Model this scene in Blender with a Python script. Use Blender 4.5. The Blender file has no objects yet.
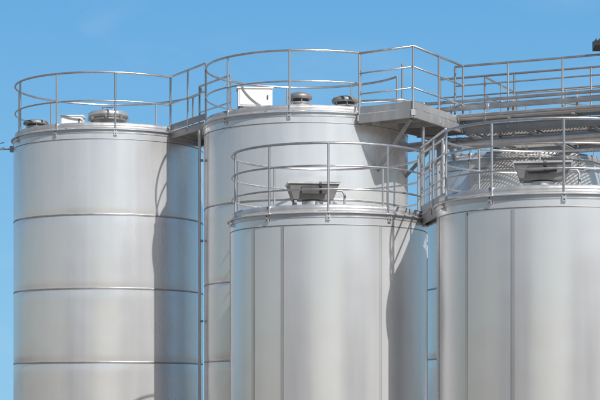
import bpy, bmesh, math, random
from mathutils import Vector, Matrix
random.seed(7)
sc = bpy.context.scene
rad = math.radians
CZ = 4.0  # camera height above the yard

# ------------------------------------------------------------------ materials
def new_mat(name):
    m = bpy.data.materials.new(name); m.use_nodes = True
    nt = m.node_tree
    return m, nt, nt.nodes['Principled BSDF']

def steel(name, c1, c2, r1, r2, metallic=0.9, streak=6.0, bump=0.02, aniso=0.0, seed=0.0, detail=6):
    m, nt, b = new_mat(name)
    N, L = nt.nodes, nt.links
    tc = N.new('ShaderNodeTexCoord')
    mp = N.new('ShaderNodeMapping'); mp.inputs['Scale'].default_value = (streak, streak, 0.25)
    mp.inputs['Location'].default_value = (seed, seed*1.7, seed*0.3)
    L.new(tc.outputs['Object'], mp.inputs['Vector'])
    n1 = N.new('ShaderNodeTexNoise'); n1.inputs['Scale'].default_value = 1.0; n1.inputs['Detail'].default_value = detail
    n1.inputs['Roughness'].default_value = 0.5
    L.new(mp.outputs[0], n1.inputs['Vector'])
    n2 = N.new('ShaderNodeTexNoise'); n2.inputs['Scale'].default_value = 0.9; n2.inputs['Detail'].default_value = 5
    L.new(tc.outputs['Object'], n2.inputs['Vector'])
    mx = N.new('ShaderNodeMath'); mx.operation = 'ADD'
    h1 = N.new('ShaderNodeMath'); h1.operation = 'MULTIPLY'; h1.inputs[1].default_value = 0.5
    h2 = N.new('ShaderNodeMath'); h2.operation = 'MULTIPLY'; h2.inputs[1].default_value = 0.5
    L.new(n1.outputs[0], h1.inputs[0]); L.new(n2.outputs[0], h2.inputs[0])
    L.new(h1.outputs[0], mx.inputs[0]); L.new(h2.outputs[0], mx.inputs[1])
    cr = N.new('ShaderNodeValToRGB')
    cr.color_ramp.elements[0].position = 0.32; cr.color_ramp.elements[0].color = (*c1, 1)
    cr.color_ramp.elements[1].position = 0.66; cr.color_ramp.elements[1].color = (*c2, 1)
    L.new(mx.outputs[0], cr.inputs[0]); L.new(cr.outputs[0], b.inputs['Base Color'])
    mr = N.new('ShaderNodeMapRange'); mr.inputs['From Min'].default_value = 0.3; mr.inputs['From Max'].default_value = 0.7
    mr.inputs['To Min'].default_value = r1; mr.inputs['To Max'].default_value = r2
    L.new(n1.outputs[0], mr.inputs['Value']); L.new(mr.outputs[0], b.inputs['Roughness'])
    b.inputs['Metallic'].default_value = metallic
    if aniso > 0:
        b.inputs['Anisotropic'].default_value = aniso
        tg = N.new('ShaderNodeTangent'); tg.direction_type = 'RADIAL'; tg.axis = 'Z'
        L.new(tg.outputs[0], b.inputs['Tangent'])
    if bump > 0:
        n3 = N.new('ShaderNodeTexNoise'); n3.inputs['Scale'].default_value = 1.1; n3.inputs['Detail'].default_value = 1
        L.new(tc.outputs['Object'], n3.inputs['Vector'])
        bp = N.new('ShaderNodeBump'); bp.inputs['Strength'].default_value = 1.0; bp.inputs['Distance'].default_value = bump
        L.new(n3.outputs[0], bp.inputs['Height']); L.new(bp.outputs[0], b.inputs['Normal'])
    return m

M_SHELL = steel('brushed_stainless', (0.83, 0.815, 0.80), (0.92, 0.91, 0.90), 0.24, 0.30, 0.66, streak=4.5, bump=0.014, aniso=0.4, detail=3)
M_CLAD = steel('cladding_stainless', (0.84, 0.83, 0.82), (0.92, 0.915, 0.91), 0.22, 0.28, 0.64, streak=4.5, bump=0.011, aniso=0.4, seed=4, detail=3)
M_SEAM = steel('weld_seam', (0.26, 0.25, 0.24), (0.42, 0.40, 0.38), 0.4, 0.6, 0.6, bump=0)
M_RIM = steel('rim_flange', (0.60, 0.59, 0.58), (0.76, 0.75, 0.74), 0.28, 0.45, 0.7, bump=0)
M_RAIL = steel('rail_stainless', (0.42, 0.42, 0.42), (0.62, 0.62, 0.62), 0.28, 0.42, 0.85, bump=0)
M_GALV = steel('galvanised_steel', (0.30, 0.30, 0.305), (0.47, 0.47, 0.47), 0.42, 0.62, 0.5, bump=0)
M_GRATE = steel('weathered_grating', (0.34, 0.29, 0.23), (0.50, 0.44, 0.37), 0.5, 0.7, 0.3, bump=0)
M_WHITE = steel('white_enamel', (0.70, 0.70, 0.68), (0.82, 0.82, 0.80), 0.35, 0.5, 0.0, bump=0)
M_DARK = steel('dark_housing', (0.05, 0.05, 0.05), (0.10, 0.095, 0.09), 0.4, 0.6, 0.1, bump=0)
M_GREY = steel('grey_hood', (0.20, 0.19, 0.18), (0.33, 0.32, 0.31), 0.4, 0.6, 0.4, bump=0)
M_BRICK = steel('brown_render_wall', (0.20, 0.15, 0.115), (0.30, 0.235, 0.185), 0.8, 0.9, 0.0, streak=1.0, bump=0)
M_ROOF = steel('roof_sheet', (0.10, 0.09, 0.085), (0.16, 0.15, 0.14), 0.6, 0.8, 0.0, bump=0)
M_GLASS = steel('window_glass', (0.03, 0.04, 0.05), (0.05, 0.06, 0.07), 0.08, 0.15, 0.0, bump=0)

# ------------------------------------------------------------------ mesh builder
class B:
    def __init__(s): s.v=[]; s.f=[]; s.mi=[]; s.sm=[]; s.mats=[]
    def m(s, mat):
        if mat not in s.mats: s.mats.append(mat)
        return s.mats.index(mat)
    def add(s, vs, fs, mat, smooth=False):
        o=len(s.v); i=s.m(mat)
        s.v += [tuple(p) for p in vs]
        for f in fs: s.f.append(tuple(o+k for k in f)); s.mi.append(i); s.sm.append(smooth)
    def tube(s, pts, r, mat, closed=False, n=10):
        pts=[Vector(p) for p in pts]; k=len(pts); vs=[]; fs=[]
        prev=None
        for i,p in enumerate(pts):
            if closed: t=(pts[(i+1)%k]-pts[i-1])
            else: t=pts[min(i+1,k-1)]-pts[max(i-1,0)]
            t.normalize()
            if prev is None:
                ref=Vector((0,0,1)) if abs(t.z)<0.9 else Vector((1,0,0))
                a=t.cross(ref).normalized()
            else:
                a=(prev-t*prev.dot(t)).normalized()
            prev=a; b=t.cross(a)
            for j in range(n):
                an=2*math.pi*j/n
                vs.append(p+a*math.cos(an)*r+b*math.sin(an)*r)
        for i in range(k if closed else k-1):
            i2=(i+1)%k
            for j in range(n):
                j2=(j+1)%n
                fs.append((i*n+j,i*n+j2,i2*n+j2,i2*n+j))
        s.add(vs,fs,mat,True)
        if not closed:
            s.add(vs[:n],[tuple(range(n))[::-1]],mat); s.add(vs[-n:],[tuple(range(n))],mat)
    def box(s, c, size, mat, rot=0.0):
        x,y,z=[d/2 for d in size]; R=Matrix.Rotation(rot,3,'Z'); c=Vector(c)
        vs=[c+R@Vector((a*x,b*y,d*z)) for a in(-1,1) for b in(-1,1) for d in(-1,1)]
        s.add(vs,[(0,1,3,2),(4,6,7,5),(0,4,5,1),(2,3,7,6),(0,2,6,4),(1,5,7,3)],mat)
    def beam(s, p0, p1, w, h, mat):
        p0=Vector(p0);p1=Vector(p1); t=(p1-p0).normalized()
        up=Vector((0,0,1)) if abs(t.z)<0.95 else Vector((0,1,0))
        sd=t.cross(up).normalized(); u=sd.cross(t).normalized()
        vs=[p+sd*a*w/2+u*b*h/2 for p in(p0,p1) for a in(-1,1) for b in(-1,1)]
        s.add(vs,[(0,1,3,2),(4,6,7,5),(0,4,5,1),(2,3,7,6),(0,2,6,4),(1,5,7,3)],mat)
    def ibeam(s,p0,p1,w,h,mat,t=0.012):
        p0=Vector(p0);p1=Vector(p1); z=Vector((0,0,1)) if abs((p1-p0).normalized().z)<0.95 else Vector((0,1,0))
        s.beam(p0,p1,t,h-2*t,mat)
        for q in (h/2-t/2,-h/2+t/2): s.beam(p0+z*q,p1+z*q,w,t,mat)
    def lathe(s, c, prof, mat, n=48, smooth=True):
        c=Vector(c); vs=[]; fs=[]; k=len(prof)
        for i in range(n):
            an=2*math.pi*i/n
            for (r,z) in prof: vs.append(c+Vector((r*math.sin(an),-r*math.cos(an),z)))
        for i in range(n):
            i2=(i+1)%n
            for j in range(k-1): fs.append((i*k+j,i2*k+j,i2*k+j+1,i*k+j+1))
        s.add(vs,fs,mat,smooth)
    def obj(s,name,parent=None,loc=(0,0,0)):
        me=bpy.data.meshes.new(name); me.from_pydata(s.v,[],s.f)
        for m in s.mats: me.materials.append(m)
        me.polygons.foreach_set('material_index',s.mi); me.polygons.foreach_set('use_smooth',s.sm)
        me.update()
        bm=bmesh.new(); bm.from_mesh(me); bmesh.ops.recalc_face_normals(bm,faces=bm.faces); bm.to_mesh(me); bm.free()
        o=bpy.data.objects.new(name,me); sc.collection.objects.link(o); o.location=loc
        if parent: o.parent=parent
        return o

def empty(name, loc):
    e=bpy.data.objects.new(name,None); sc.collection.objects.link(e); e.location=loc; e.empty_display_size=0.3
    return e
def pol(R,deg,z=0): return Vector((R*math.sin(rad(deg)),-R*math.cos(rad(deg)),z))

# ------------------------------------------------------------------ storage tank
def tank(X,Y,R,H,mat,hseams,vseams,posts,gap,rails):
    e=empty('storage_tank',(X,Y,0))
    b=B(); zs=[0.25]; z=0.25
    while z<H-0.001:
        z=min(z+0.05,H); zs.append(z)
    prof=[]
    for z in zs:
        d=min([abs(z-q) for q in hseams]+[9])
        prof.append((R-0.007*math.exp(-(d/0.08)**2),z))
    b.lathe((0,0,0),prof,mat,n=224)
    b.lathe((0,0,0),[(R,H),(R-0.02,H+0.02),(R*0.5,H+0.16),(0.02,H+0.24)],mat,n=96)
    b.lathe((0,0,0),[(R+0.12,0.0),(R+0.12,0.25),(R-0.02,0.25)],M_GALV,n=64,smooth=False)
    b.obj('shell',e)
    b=B()
    for q in hseams:
        b.lathe((0,0,0),[(R-0.012,q-0.008),(R+0.001,q-0.006),(R+0.003,q),(R+0.001,q+0.006),(R-0.012,q+0.008)],M_SEAM,n=160)
        b.lathe((0,0,0),[(R-0.012,q+0.009),(R+0.0015,q+0.012),(R+0.0015,q+0.028),(R-0.012,q+0.032)],M_RIM,n=160)
    for a in vseams:
        lo,hi,ang=a
        p=pol(R+0.001,ang)
        b.box(p+Vector((0,0,(lo+hi)/2)),(0.032,0.012,hi-lo),M_RIM,rot=rad(ang))
        p2=pol(R+0.0005,ang+0.85)
        b.box(p2+Vector((0,0,(lo+hi)/2)),(0.012,0.006,hi-lo),M_SEAM,rot=rad(ang+0.85))
    b.obj('weld_seams',e)
    b=B()
    b.lathe((0,0,0),[(R-0.01,H-0.075),(R+0.012,H-0.075),(R+0.012,H-0.012),(R+0.05,H-0.012),(R+0.05,H+0.004),(R-0.03,H+0.006)],M_RIM,n=160,smooth=False)
    b.lathe((0,0,0),[(R-0.01,H-0.20),(R+0.007,H-0.197),(R+0.007,H-0.185),(R-0.01,H-0.18)],M_SEAM,n=160)
    b.obj('rim_flange',e)
    b=B(); Rr=R-0.035
    g0,g1=gap
    def arc(a0,a1,z):
        k=max(4,int(abs(a1-a0)/3)); return [pol(Rr,a0+(a1-a0)*i/k,z) for i in range(k+1)]
    for i,h in enumerate(rails):
        b.tube(arc(g1,g0+360,H+h),0.021 if i==len(rails)-1 else 0.016,M_RAIL)
    b.lathe((0,0,0),[(Rr-0.004,H+0.03),(Rr+0.002,H+0.03),(Rr+0.002,H+0.13),(Rr-0.004,H+0.13)],M_RIM,n=120)
    for a in posts:
        p=pol(Rr,a)
        b.tube([p+Vector((0,0,H-0.01)),p+Vector((0,0,H+rails[-1]))],0.020,M_RAIL)
        q=pol(R+0.022,a)
        b.box(q+Vector((0,0,H-0.06)),(0.06,0.02,0.13),M_RIM,rot=rad(a))
        for dz in (-0.03,-0.09):
            c=pol(R+0.034,a,H+dz); b.box(c,(0.02,0.012,0.02),M_DARK,rot=rad(a))
    b.obj('railing',e)
    return e

def P0(off,step): return [off+step*i for i in range(-int((180+off)//step), int((180-off)//step)+1)]
SE=[0.46,1.89,3.32,4.75,6.18,7.61]
HA,HB,HC,HD,HE=CZ+5.27,CZ+5.16,CZ+2.98,CZ+3.03,CZ+4.8
A=(-3.9,36.1); Bc=(0.11,33.4); C=(0.475,29.5); D=(3.9,27.5); E=(4.45,36.6)
tA=tank(*A,1.92,HA,M_SHELL,SE,[],P0(10,36),(46,82),[0.55,1.1])
tB=tank(*Bc,1.92,HB,M_SHELL,[q-0.02 for q in SE],[],P0(-9,40),(32,111),[0.55,1.1])
vs=lambda off,H:[(0.27,H-0.21,off+56.4*k) for k in range(-3,3)]
tC=tank(*C,1.64,HC,M_CLAD,[],vs(28.9,HC)+[(0.27,HC-0.21,-48)],P0(-1,36),(71,107),[0.37,0.74,1.1])
tD=tank(*D,1.77,HD,M_CLAD,[],vs(-26.5+0,HD)+[(0.27,HD-0.21,-53)],P0(-2,36),(-110,-74),[0.37,0.74,1.1])
tE=tank(*E,1.85,HE,M_SHELL,[q+0.1 for q in SE],[],P0(0,36),(60,100),[0.55,1.1])

# ------------------------------------------------------------------ roof equipment
def mushroom_vent(x,y,z,r,h):
    b=B()
    b.lathe((0,0,0),[(r*0.62,-0.25),(r*0.62,h*0.45),(r*0.8,h*0.45),(r*0.8,h*0.5)],M_RIM,n=40)
    b.lathe((0,0,0),[(r*0.7,h*0.5),(r*0.7,h*0.68)],M_DARK,n=40)
    b.lathe((0,0,0),[(r*0.7,h*0.66),(r,h*0.66),(r,h*0.8),(r*0.9,h*0.9),(r*0.5,h*0.99),(0.01,h)],M_GREY,n=40)
    for k in range(6):
        p=pol(r*0.82,k*60+10); b.tube([p+Vector((0,0,h*0.3)),p+Vector((0,0,h*0.68))],0.012,M_RAIL,n=6)
    b.lathe((0,0,0),[(r*0.62,h*0.3),(r*0.9,h*0.3),(r*0.9,h*0.36),(r*0.62,h*0.36)],M_RIM,n=40,smooth=False)
    return b.obj('roof_vent',loc=(x,y,z))
mushroom_vent(0.0,32.2,HB+0.10,0.22,0.36)
mushroom_vent(0.82,32.3,HB+0.07,0.24,0.34)
mushroom_vent(-5.25,35.2,HA+0.05,0.25,0.28)

def cabinet(x,y,z,w,d,h,rot):
    b=B()
    b.box((0,0,h/2),(w,d,h),M_WHITE)
    b.box((0,0,h+0.012),(w+0.05,d+0.05,0.024),M_WHITE)
    b.box((0,-d/2-0.006,h/2),(w*0.9,0.012,h*0.86),M_WHITE)
    b.box((w*0.36,-d/2-0.022,h*0.5),(0.02,0.02,0.07),M_DARK)
    for sx in(-1,1):
        b.box((sx*w*0.4,0,-0.14),(0.05,d*0.8,0.28),M_GALV)
    b.tube([(w*0.3,0,0.02),(w*0.3,0,-0.2),(w*0.6,0.1,-0.24)],0.015,M_DARK,n=8)
    o=b.obj('control_cabinet',loc=(x,y,z)); o.rotation_euler[2]=rot
    return o
cabinet(-0.82,32.15,HB+0.18,0.62,0.36,0.32,rad(4))
cabinet(-4.45,34.7,HA+0.12,0.42,0.3,0.18,rad(-3))

def domed_hatch(x,y,z):
    b=B()
    b.lathe((0,0,0),[(0.30,-0.2),(0.30,0.10),(0.36,0.10),(0.36,0.14)],M_GREY,n=48,smooth=False)
    b.lathe((0,0,0),[(0.33,0.14),(0.38,0.15),(0.39,0.19)],M_GREY,n=48)
    b.lathe((0,0,0),[(0.39,0.19),(0.40,0.23),(0.34,0.28),(0.19,0.31),(0.01,0.32)],M_RIM,n=48)
    b.tube([(-0.1,-0.05,0.31),(-0.1,-0.05,0.36),(0.1,-0.05,0.36),(0.1,-0.05,0.31)],0.012,M_RAIL,n=6)
    for k in range(8):
        p=pol(0.38,k*45); b.box(p+Vector((0,0,0.13)),(0.04,0.05,0.06),M_RAIL,rot=rad(k*45))
    return b.obj('roof_hatch',loc=(x,y,z))
domed_hatch(-3.78,34.9,HA+0.16)

def hood(x,y,z,w,rot):
    b=B(); h=0.24; d=0.5; wt=w/2; wb=w*0.40; dt=d/2; db=d*0.38
    vs=[(-wb,-db,0),(wb,-db,0),(wb,db,0),(-wb,db,0),(-wt,-dt,h),(wt,-dt,h),(wt,dt,h),(-wt,dt,h)]
    b.add(vs,[(0,1,5,4),(1,2,6,5),(2,3,7,6),(3,0,4,7),(3,2,1,0),(4,5,6,7)],M_GREY)
    b.box((0,0,h+0.015),(w+0.04,d+0.04,0.03),M_RIM)
    b.box((0,-dt+0.02-0.03,h*0.5+0.02),(w*0.5,0.03,h*0.5),M_DARK)
    for sx in(-1,1):
        for sy in(-1,1):
            b.box((sx*wb*0.9,sy*db*0.8,-0.16),(0.04,0.04,0.31),M_GALV)
    b.lathe((0,0,0),[(0.17,-0.3),(0.17,-0.02)],M_RIM,n=32)
    b.lathe((0,0,0),[(0.26,-0.16),(0.26,-0.12),(0.17,-0.12)],M_RIM,n=32,smooth=False)
    b.tube([(wt-0.02,0,0.16),(wt+0.08,0,0.16),(wt+0.12,0,0.10),(wt+0.12,0,-0.3)],0.02,M_GALV,n=8)
    o=b.obj('agitator_housing',loc=(x,y,z)); o.rotation_euler[2]=rot
    return o
hood(0.20,28.35,HC+0.24,0.80,rad(6))
hood(3.62,26.4,HD+0.26,0.84,rad(-8))
mushroom_vent(4.1,35.6,HE+0.1,0.25,0.3)

# ------------------------------------------------------------------ walkways
def railing_line(b,pts,z,rails=(0.37,0.74,1.1),step=1.05,toe=True):
    pts=[Vector((p[0],p[1],z)) for p in pts]
    for i,h in enumerate(rails):
        b.tube([p+Vector((0,0,h)) for p in pts],0.021 if i==len(rails)-1 else 0.015,M_RAIL)
    for p,q in zip(pts,pts[1:]):
        L=(q-p).length; k=max(1,round(L/step))
        for i in range(k+1):
            if i==k and q is not pts[-1]: continue
            c=p.lerp(q,i/k); b.tube([c-Vector((0,0,0.1)),c+Vector((0,0,rails[-1]))],0.02,M_RAIL)
            b.box(c+Vector((0,0,-0.06)),(0.07,0.05,0.1),M_GALV)
        if toe:
            b.beam(p+Vector((0,0,0.08)),q+Vector((0,0,0.08)),0.006,0.12,M_GALV)

def grating(b,o,u,v,L,W,z,pitch=0.065,cross=0.11):
    o=Vector((o[0],o[1],z)); u=Vector((*u,0)); v=Vector((*v,0))
    n=int(L/pitch)
    for i in range(n+1):
        p=o+u*(L*i/n); b.beam(p,p+v*W,0.005,0.026,M_GRATE)
    n=int(W/cross)
    for i in range(n+1):
        p=o+v*(W*i/n)+Vector((0,0,0.004)); b.beam(p,p+u*L,0.008,0.014,M_GRATE)

ZD=CZ+5.12
b=B()
o=Vector((2.2,33.2)); ud=(Vector((6.5,31.2))-o).normalized(); vd=Vector((-ud.y,ud.x))
L=9.0
def q(a,c,z): p=o+ud*a+vd*c; return (p.x,p.y,z)
W=3.2
grating(b,(q(0,0.06,0)[0],q(0,0.06,0)[1]),ud,vd,0.9,1.0,ZD)
grating(b,(q(0.92,0.06,0)[0],q(0.92,0.06,0)[1]),ud,vd,L-0.92,W-0.12,ZD)
b.ibeam(q(0,0,ZD-0.09),q(L,0,ZD-0.09),0.09,0.16,M_GALV)
b.ibeam(q(0.92,W,ZD-0.09),q(L,W,ZD-0.09),0.09,0.16,M_GALV)
b.ibeam(q(0,1.1,ZD-0.11),q(L,1.1,ZD-0.11),0.08,0.12,M_GALV)
for a in (0.05,0.92,2.1,3.3,4.5,5.7,6.9,8.1,8.9):
    w=W-0.05 if a>0.5 else 1.05
    b.ibeam(q(a,0.05,ZD-0.10),q(a,w,ZD-0.10),0.06,0.11,M_GALV)
for a in (0.45,3.6,7.5):
    for c in (0.02,3.0) if a>1 else (0.02,):
        b.ibeam(q(a,c,0),q(a,c,ZD-0.18),0.12,0.12,M_GALV)
railing_line(b,[q(0.75,0,0)[:2],q(L,0,0)[:2]],ZD)
railing_line(b,[q(0.05,1.1,0)[:2],q(L,1.1,0)[:2]],ZD,step=1.4)
railing_line(b,[q(0.92,1.2,0)[:2],q(0.92,W,0)[:2],q(L,W,0)[:2]],ZD)
b.obj('service_platform')

b=B()
lp=[(1.06,31.62),(1.98,30.95),(3.02,32.80),(2.22,33.15)]
z=ZD
b.add([(x,y,z+0.012) for x,y in lp]+[(x,y,z+0.002) for x,y in lp],[(0,1,2,3),(7,6,5,4),(0,4,5,1),(1,5,6,2),(2,6,7,3),(3,7,4,0)],M_GRATE)
for i in range(4):
    p=Vector((*lp[i],z-0.075)); r=Vector((*lp[(i+1)%4],z-0.075)); b.beam(p,r,0.05,0.15,M_GALV)
for t in (0.3,0.6):
    p=Vector((*lp[1],z-0.06)).lerp(Vector((*lp[2],z-0.06)),t); r=Vector((*lp[0],z-0.06)).lerp(Vector((*lp[3],z-0.06)),t); b.beam(p,r,0.05,0.1,M_GALV)
railing_line(b,[lp[0],lp[1],lp[2]],z)
b.beam((1.95,31.1,z-0.15),(1.4,32.0,z-0.95),0.05,0.05,M_GALV)
b.beam((2.7,32.4,z-0.15),(1.95,32.9,z-0.95),0.05,0.05,M_GALV)
b.obj('access_landing')

b=B()
a1=Vector(A)+pol(1.885,46).xy; a2=Vector(A)+pol(1.885,82).xy
b1=Vector(Bc)+pol(1.885,-89).xy; b2=Vector(Bc)+pol(1.885,-129).xy
z=CZ+5.30
vs=[(*a1,z),(*b1,z),(*b2,z),(*a2,z)]
b.add(vs+[(x,y,z-0.03) for x,y,_ in vs],[(0,1,2,3),(7,6,5,4),(0,4,5,1),(1,5,6,2),(2,6,7,3),(3,7,4,0)],M_GRATE)
b.beam((*a1,z-0.09),(*b1,z-0.09),0.05,0.11,M_GALV); b.beam((*a2,z-0.09),(*b2,z-0.09),0.05,0.11,M_GALV)
railing_line(b,[a1,b1],z,rails=(0.55,1.08)); railing_line(b,[a2,b2],z,rails=(0.55,1.08))
b.obj('connecting_bridge')

b=B()
a1=Vector(C)+pol(1.6,71).xy; a2=Vector(C)+pol(1.6,107).xy
b1=Vector(D)+pol(1.74,-74).xy; b2=Vector(D)+pol(1.74,-110).xy
z=CZ+3.06
vs=[(*a1,z),(*b1,z),(*b2,z),(*a2,z)]
b.add(vs+[(x,y,z-0.03) for x,y,_ in vs],[(0,1,2,3),(7,6,5,4),(0,4,5,1),(1,5,6,2),(2,6,7,3),(3,7,4,0)],M_GRATE)
b.beam((*a1,z-0.1),(*b1,z-0.1),0.05,0.13,M_GALV); b.beam((*a2,z-0.1),(*b2,z-0.1),0.05,0.13,M_GALV)
railing_line(b,[a1,b1],z); railing_line(b,[a2,b2],z)
b.obj('connecting_bridge')

# ------------------------------------------------------------------ process pipes
def flange(b,c,r,ax):
    c=Vector(c); ax=Vector(ax).normalized()
    b.tube([c-ax*0.02,c-ax*0.003],r,M_RIM,n=20); b.tube([c+ax*0.003,c+ax*0.02],r,M_RIM,n=20)
b=B()
b.tube([(2.62,32.4,0),(2.62,32.4,CZ+4.6),(2.64,32.5,CZ+4.75),(2.75,32.8,CZ+4.85),(3.1,35.5,CZ+4.88)],0.05,M_RAIL,n=14)
b.tube([(2.2,31.6,0),(2.2,31.6,CZ+4.9)],0.03,M_RAIL,n=14)
for zz in (3.0,6.0,8.2): flange(b,(2.62,32.4,zz),0.08,(0,0,1))
b.obj('process_pipe')
b=B()
p0=Vector(q(-0.15,0.22,ZD-0.30)); p1=Vector(q(L+1.5,0.22,ZD-0.30)); dd=(p1-p0).normalized()
b.tube([p0+Vector((-0.25,0.5,-0.0)),p0+Vector((-0.12,0.15,0)),p0+dd*0.1,p1],0.085,M_RIM,n=24)
for t in (0.9,2.9,4.9):
    c=p0+dd*t; flange(b,c,0.125,dd)
for t in (0.5,1.7,3.4,4.4):
    c=p0+dd*t; b.beam(c+Vector((0,0,0.09)),c+Vector((0,0,0.14)),0.05,0.2,M_GALV)
b.tube([p0+dd*0.3+Vector((0,0.28,0.04)),p1+Vector((0,0.28,0.04))],0.04,M_RAIL,n=14)
b.obj('header_pipe')
b=B()
for k,(zz,off,r) in enumerate(((0.12,-0.16,0.065),(0.29,-0.16,0.045),(0.42,-0.16,0.030),(0.12,-0.30,0.030))):
    s0=Vector(q(0.1+0.05*k,off,ZD+zz)); s1=Vector(q(L+1.5,off,ZD+zz)); c0=Vector((1.75+0.05*k,32.5,ZD+zz))
    c1=Vector((1.1,32.7,ZD+zz)); mid=s0.lerp(c0,0.12)
    b.tube([Vector((0.98,32.75,ZD+0.0)),Vector((1.0,32.74,ZD+zz*0.8)),c1,c0.lerp(c1,0.1),c0,mid,s0,s0.lerp(s1,0.01),s1],r,M_RIM if k==0 else M_RAIL,n=14)
    for t in (1.3,4.1):
        if r>0.04: flange(b,s0+(s1-s0).normalized()*t,r*1.5,s1-s0)
for a in (0.7,1.9,3.1,4.3,5.5,6.7):
    b.beam(Vector(q(a,-0.02,ZD+0.03)),Vector(q(a,-0.36,ZD+0.03)),0.04,0.03,M_GALV)
    b.beam(Vector(q(a,-0.075,ZD+0.05)),Vector(q(a,-0.075,ZD+0.48)),0.03,0.03,M_GALV)
b.obj('pipe_bundle')
b=B()
b.tube([(-1.875,33.0,0.2),(-1.875,33.0,HB-0.1)],0.028,M_RAIL,n=14)
for zz in (2,4,5.5,7,8.5): b.box((-1.85,33.04,zz),(0.09,0.10,0.04),M_GALV)
b.obj('downpipe')

b=B()
b.tube([(5.42,31.68,ZD+1.0),(5.42,31.68,ZD+1.32)],0.02,M_GALV)
b.box((5.42,31.62,ZD+1.26),(0.34,0.04,0.04),M_DARK)
vsf=[(5.24,31.48,ZD+1.22),(5.60,31.48,ZD+1.22),(5.60,31.72,ZD+1.16),(5.24,31.72,ZD+1.16),(5.24,31.44,ZD+1.30),(5.60,31.44,ZD+1.30),(5.60,31.74,ZD+1.33),(5.24,31.74,ZD+1.33)]
b.add(vsf,[(0,1,5,4),(1,2,6,5),(2,3,7,6),(3,0,4,7),(3,2,1,0),(4,5,6,7)],M_DARK)
for k in range(6): b.box((5.28+k*0.056,31.60,ZD+1.335),(0.008,0.2,0.03),M_DARK)
b.obj('floodlight')

b=B()
b.box((-5.83,35.9,HA-0.15),(0.10,0.1,0.12),M_GALV)
b.tube([(-5.83,35.9,HA-0.15),(-6.1,35.9,HA-0.15)],0.015,M_GALV)
for k,dz in enumerate((0.0,0.35)):
    pts=[]
    for i in range(25):
        t=i/24; pts.append((-6.0-14*t,35.9+4*t,HA-0.12+dz*0.3+dz*t+ -1.6*4*t*(1-t)*0.4))
    b.tube(pts,0.008,M_DARK,n=6)
b.obj('overhead_cable')

# ------------------------------------------------------------------ unseen buildings behind the camera, added to darken the horizon in the tank reflections
def added_reflection_building(x,y,w,d,h,rot):
    e=empty('added_reflection_building',(x,y,0)); e.rotation_euler[2]=rad(rot)
    b=B(); b.box((0,0,h/2),(w,d,h),M_BRICK)
    rh=1.8
    b.add([(-w/2,-d/2-0.01,h),(-w/2,d/2+0.01,h),(-w/2,0,h+rh),(w/2,-d/2-0.01,h),(w/2,d/2+0.01,h),(w/2,0,h+rh)],[(0,1,2),(3,5,4)],M_BRICK)
    b.obj('walls',e)
    b=B(); s=0.5
    for sy in (-1,1):
        b.add([(-w/2-s,sy*(d/2+s),h-0.1),(w/2+s,sy*(d/2+s),h-0.1),(w/2+s,0,h+rh+0.05),(-w/2-s,0,h+rh+0.05)],[(0,1,2,3)],M_ROOF)
    b.obj('roof',e)
    b=B(); n=int(w/5)
    for i in range(n):
        cx=-w/2+(i+0.5)*w/n
        if i%3==1:
            b.box((cx,d/2+0.03,2.2),(3.4,0.06,4.4),M_GALV)
        else:
            b.box((cx,d/2+0.02,h-2.2),(2.6,0.05,1.2),M_GLASS)
            b.box((cx,d/2+0.04,h-2.88),(2.8,0.12,0.1),M_GALV)
    b.obj('openings',e)
added_reflection_building(26,-14,26,14,9,28)
added_reflection_building(-28,-8,24,14,9,-30)

# ------------------------------------------------------------------ ground
gm,nt,bs=new_mat('yard_ground'); N,Lk=nt.nodes,nt.links
tc=N.new('ShaderNodeTexCoord'); n=N.new('ShaderNodeTexNoise'); n.inputs['Scale'].default_value=0.15; n.inputs['Detail'].default_value=8
Lk.new(tc.outputs['Object'],n.inputs['Vector'])
cr=N.new('ShaderNodeValToRGB'); cr.color_ramp.elements[0].color=(0.14,0.108,0.082,1); cr.color_ramp.elements[1].color=(0.24,0.195,0.155,1)
cr.color_ramp.elements[0].position=0.35; cr.color_ramp.elements[1].position=0.65
Lk.new(n.outputs[0],cr.inputs[0]); Lk.new(cr.outputs[0],bs.inputs['Base Color']); bs.inputs['Roughness'].default_value=0.9
g=B(); S=3000
g.add([(-S,-S,0),(S,-S,0),(S,S,0),(-S,S,0)],[(0,1,2,3)],gm); g.obj('ground')

# ------------------------------------------------------------------ sky and sun
az=32; el=42
w=bpy.data.worlds.new('World'); sc.world=w; w.use_nodes=True
N,Lk=w.node_tree.nodes,w.node_tree.links
bg=N['Background']
sky=N.new('ShaderNodeTexSky'); sky.sky_type='NISHITA'; sky.sun_disc=False
sky.sun_elevation=rad(el); sky.sun_rotation=rad(180-az); sky.air_density=1.0; sky.dust_density=0.5; sky.ozone_density=2.0
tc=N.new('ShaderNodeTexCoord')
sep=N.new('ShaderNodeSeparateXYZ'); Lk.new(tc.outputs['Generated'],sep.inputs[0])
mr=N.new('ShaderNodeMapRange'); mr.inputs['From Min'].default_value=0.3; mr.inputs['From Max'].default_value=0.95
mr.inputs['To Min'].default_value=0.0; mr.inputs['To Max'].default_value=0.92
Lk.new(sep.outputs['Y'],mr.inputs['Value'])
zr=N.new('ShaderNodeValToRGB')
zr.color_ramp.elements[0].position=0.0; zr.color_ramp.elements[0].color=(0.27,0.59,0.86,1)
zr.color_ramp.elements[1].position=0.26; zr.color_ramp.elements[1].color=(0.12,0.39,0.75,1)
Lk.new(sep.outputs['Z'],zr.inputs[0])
sc10=N.new('ShaderNodeVectorMath'); sc10.operation='SCALE'; sc10.inputs['Scale'].default_value=14.8
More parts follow.
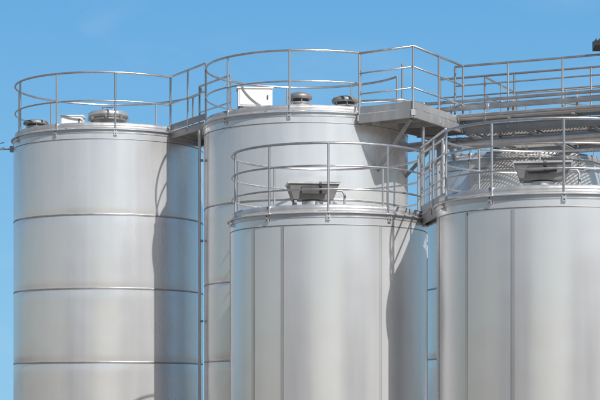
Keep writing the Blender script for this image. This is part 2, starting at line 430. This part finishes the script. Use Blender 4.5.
Lk.new(zr.outputs[0],sc10.inputs[0])
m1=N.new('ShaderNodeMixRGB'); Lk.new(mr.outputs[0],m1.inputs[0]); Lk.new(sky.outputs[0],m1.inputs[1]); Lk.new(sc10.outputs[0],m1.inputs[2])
mp=N.new('ShaderNodeMapping'); mp.inputs['Scale'].default_value=(5,5,14); mp.inputs['Rotation'].default_value=(0.2,0.35,0)
Lk.new(tc.outputs['Generated'],mp.inputs['Vector'])
cn=N.new('ShaderNodeTexNoise'); cn.inputs['Scale'].default_value=2.2; cn.inputs['Detail'].default_value=7; cn.inputs['Roughness'].default_value=0.55; cn.inputs['Distortion'].default_value=0.6
Lk.new(mp.outputs[0],cn.inputs['Vector'])
cr=N.new('ShaderNodeValToRGB'); cr.color_ramp.elements[0].position=0.52; cr.color_ramp.elements[1].position=0.9
cr.color_ramp.elements[0].color=(0,0,0,1); cr.color_ramp.elements[1].color=(0.13,0.13,0.13,1)
Lk.new(cn.outputs[0],cr.inputs[0])
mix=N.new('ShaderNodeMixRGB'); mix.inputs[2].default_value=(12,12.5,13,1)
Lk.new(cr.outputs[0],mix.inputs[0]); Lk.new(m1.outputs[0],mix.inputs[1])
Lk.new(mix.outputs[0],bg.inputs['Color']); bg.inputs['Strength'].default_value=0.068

sd=bpy.data.lights.new('sun','SUN'); sd.energy=5.0; sd.angle=rad(0.5); sd.color=(1,0.975,0.94)
so=bpy.data.objects.new('sun',sd); sc.collection.objects.link(so)
dv=Vector((math.sin(rad(az))*math.cos(rad(el)),-math.cos(rad(az))*math.cos(rad(el)),math.sin(rad(el))))
so.rotation_euler=dv.to_track_quat('Z','Y').to_euler(); so.location=(10,-10,30)

cam=bpy.data.cameras.new('camera'); co=bpy.data.objects.new('camera',cam); sc.collection.objects.link(co)
co.location=(0,0,CZ); co.rotation_euler=(rad(90),0,0); cam.lens=106.2; cam.sensor_width=36; cam.shift_y=0.336; cam.clip_end=8000
sc.camera=co
sc.view_settings.view_transform='Standard'; sc.view_settings.look='None'; sc.view_settings.exposure=0
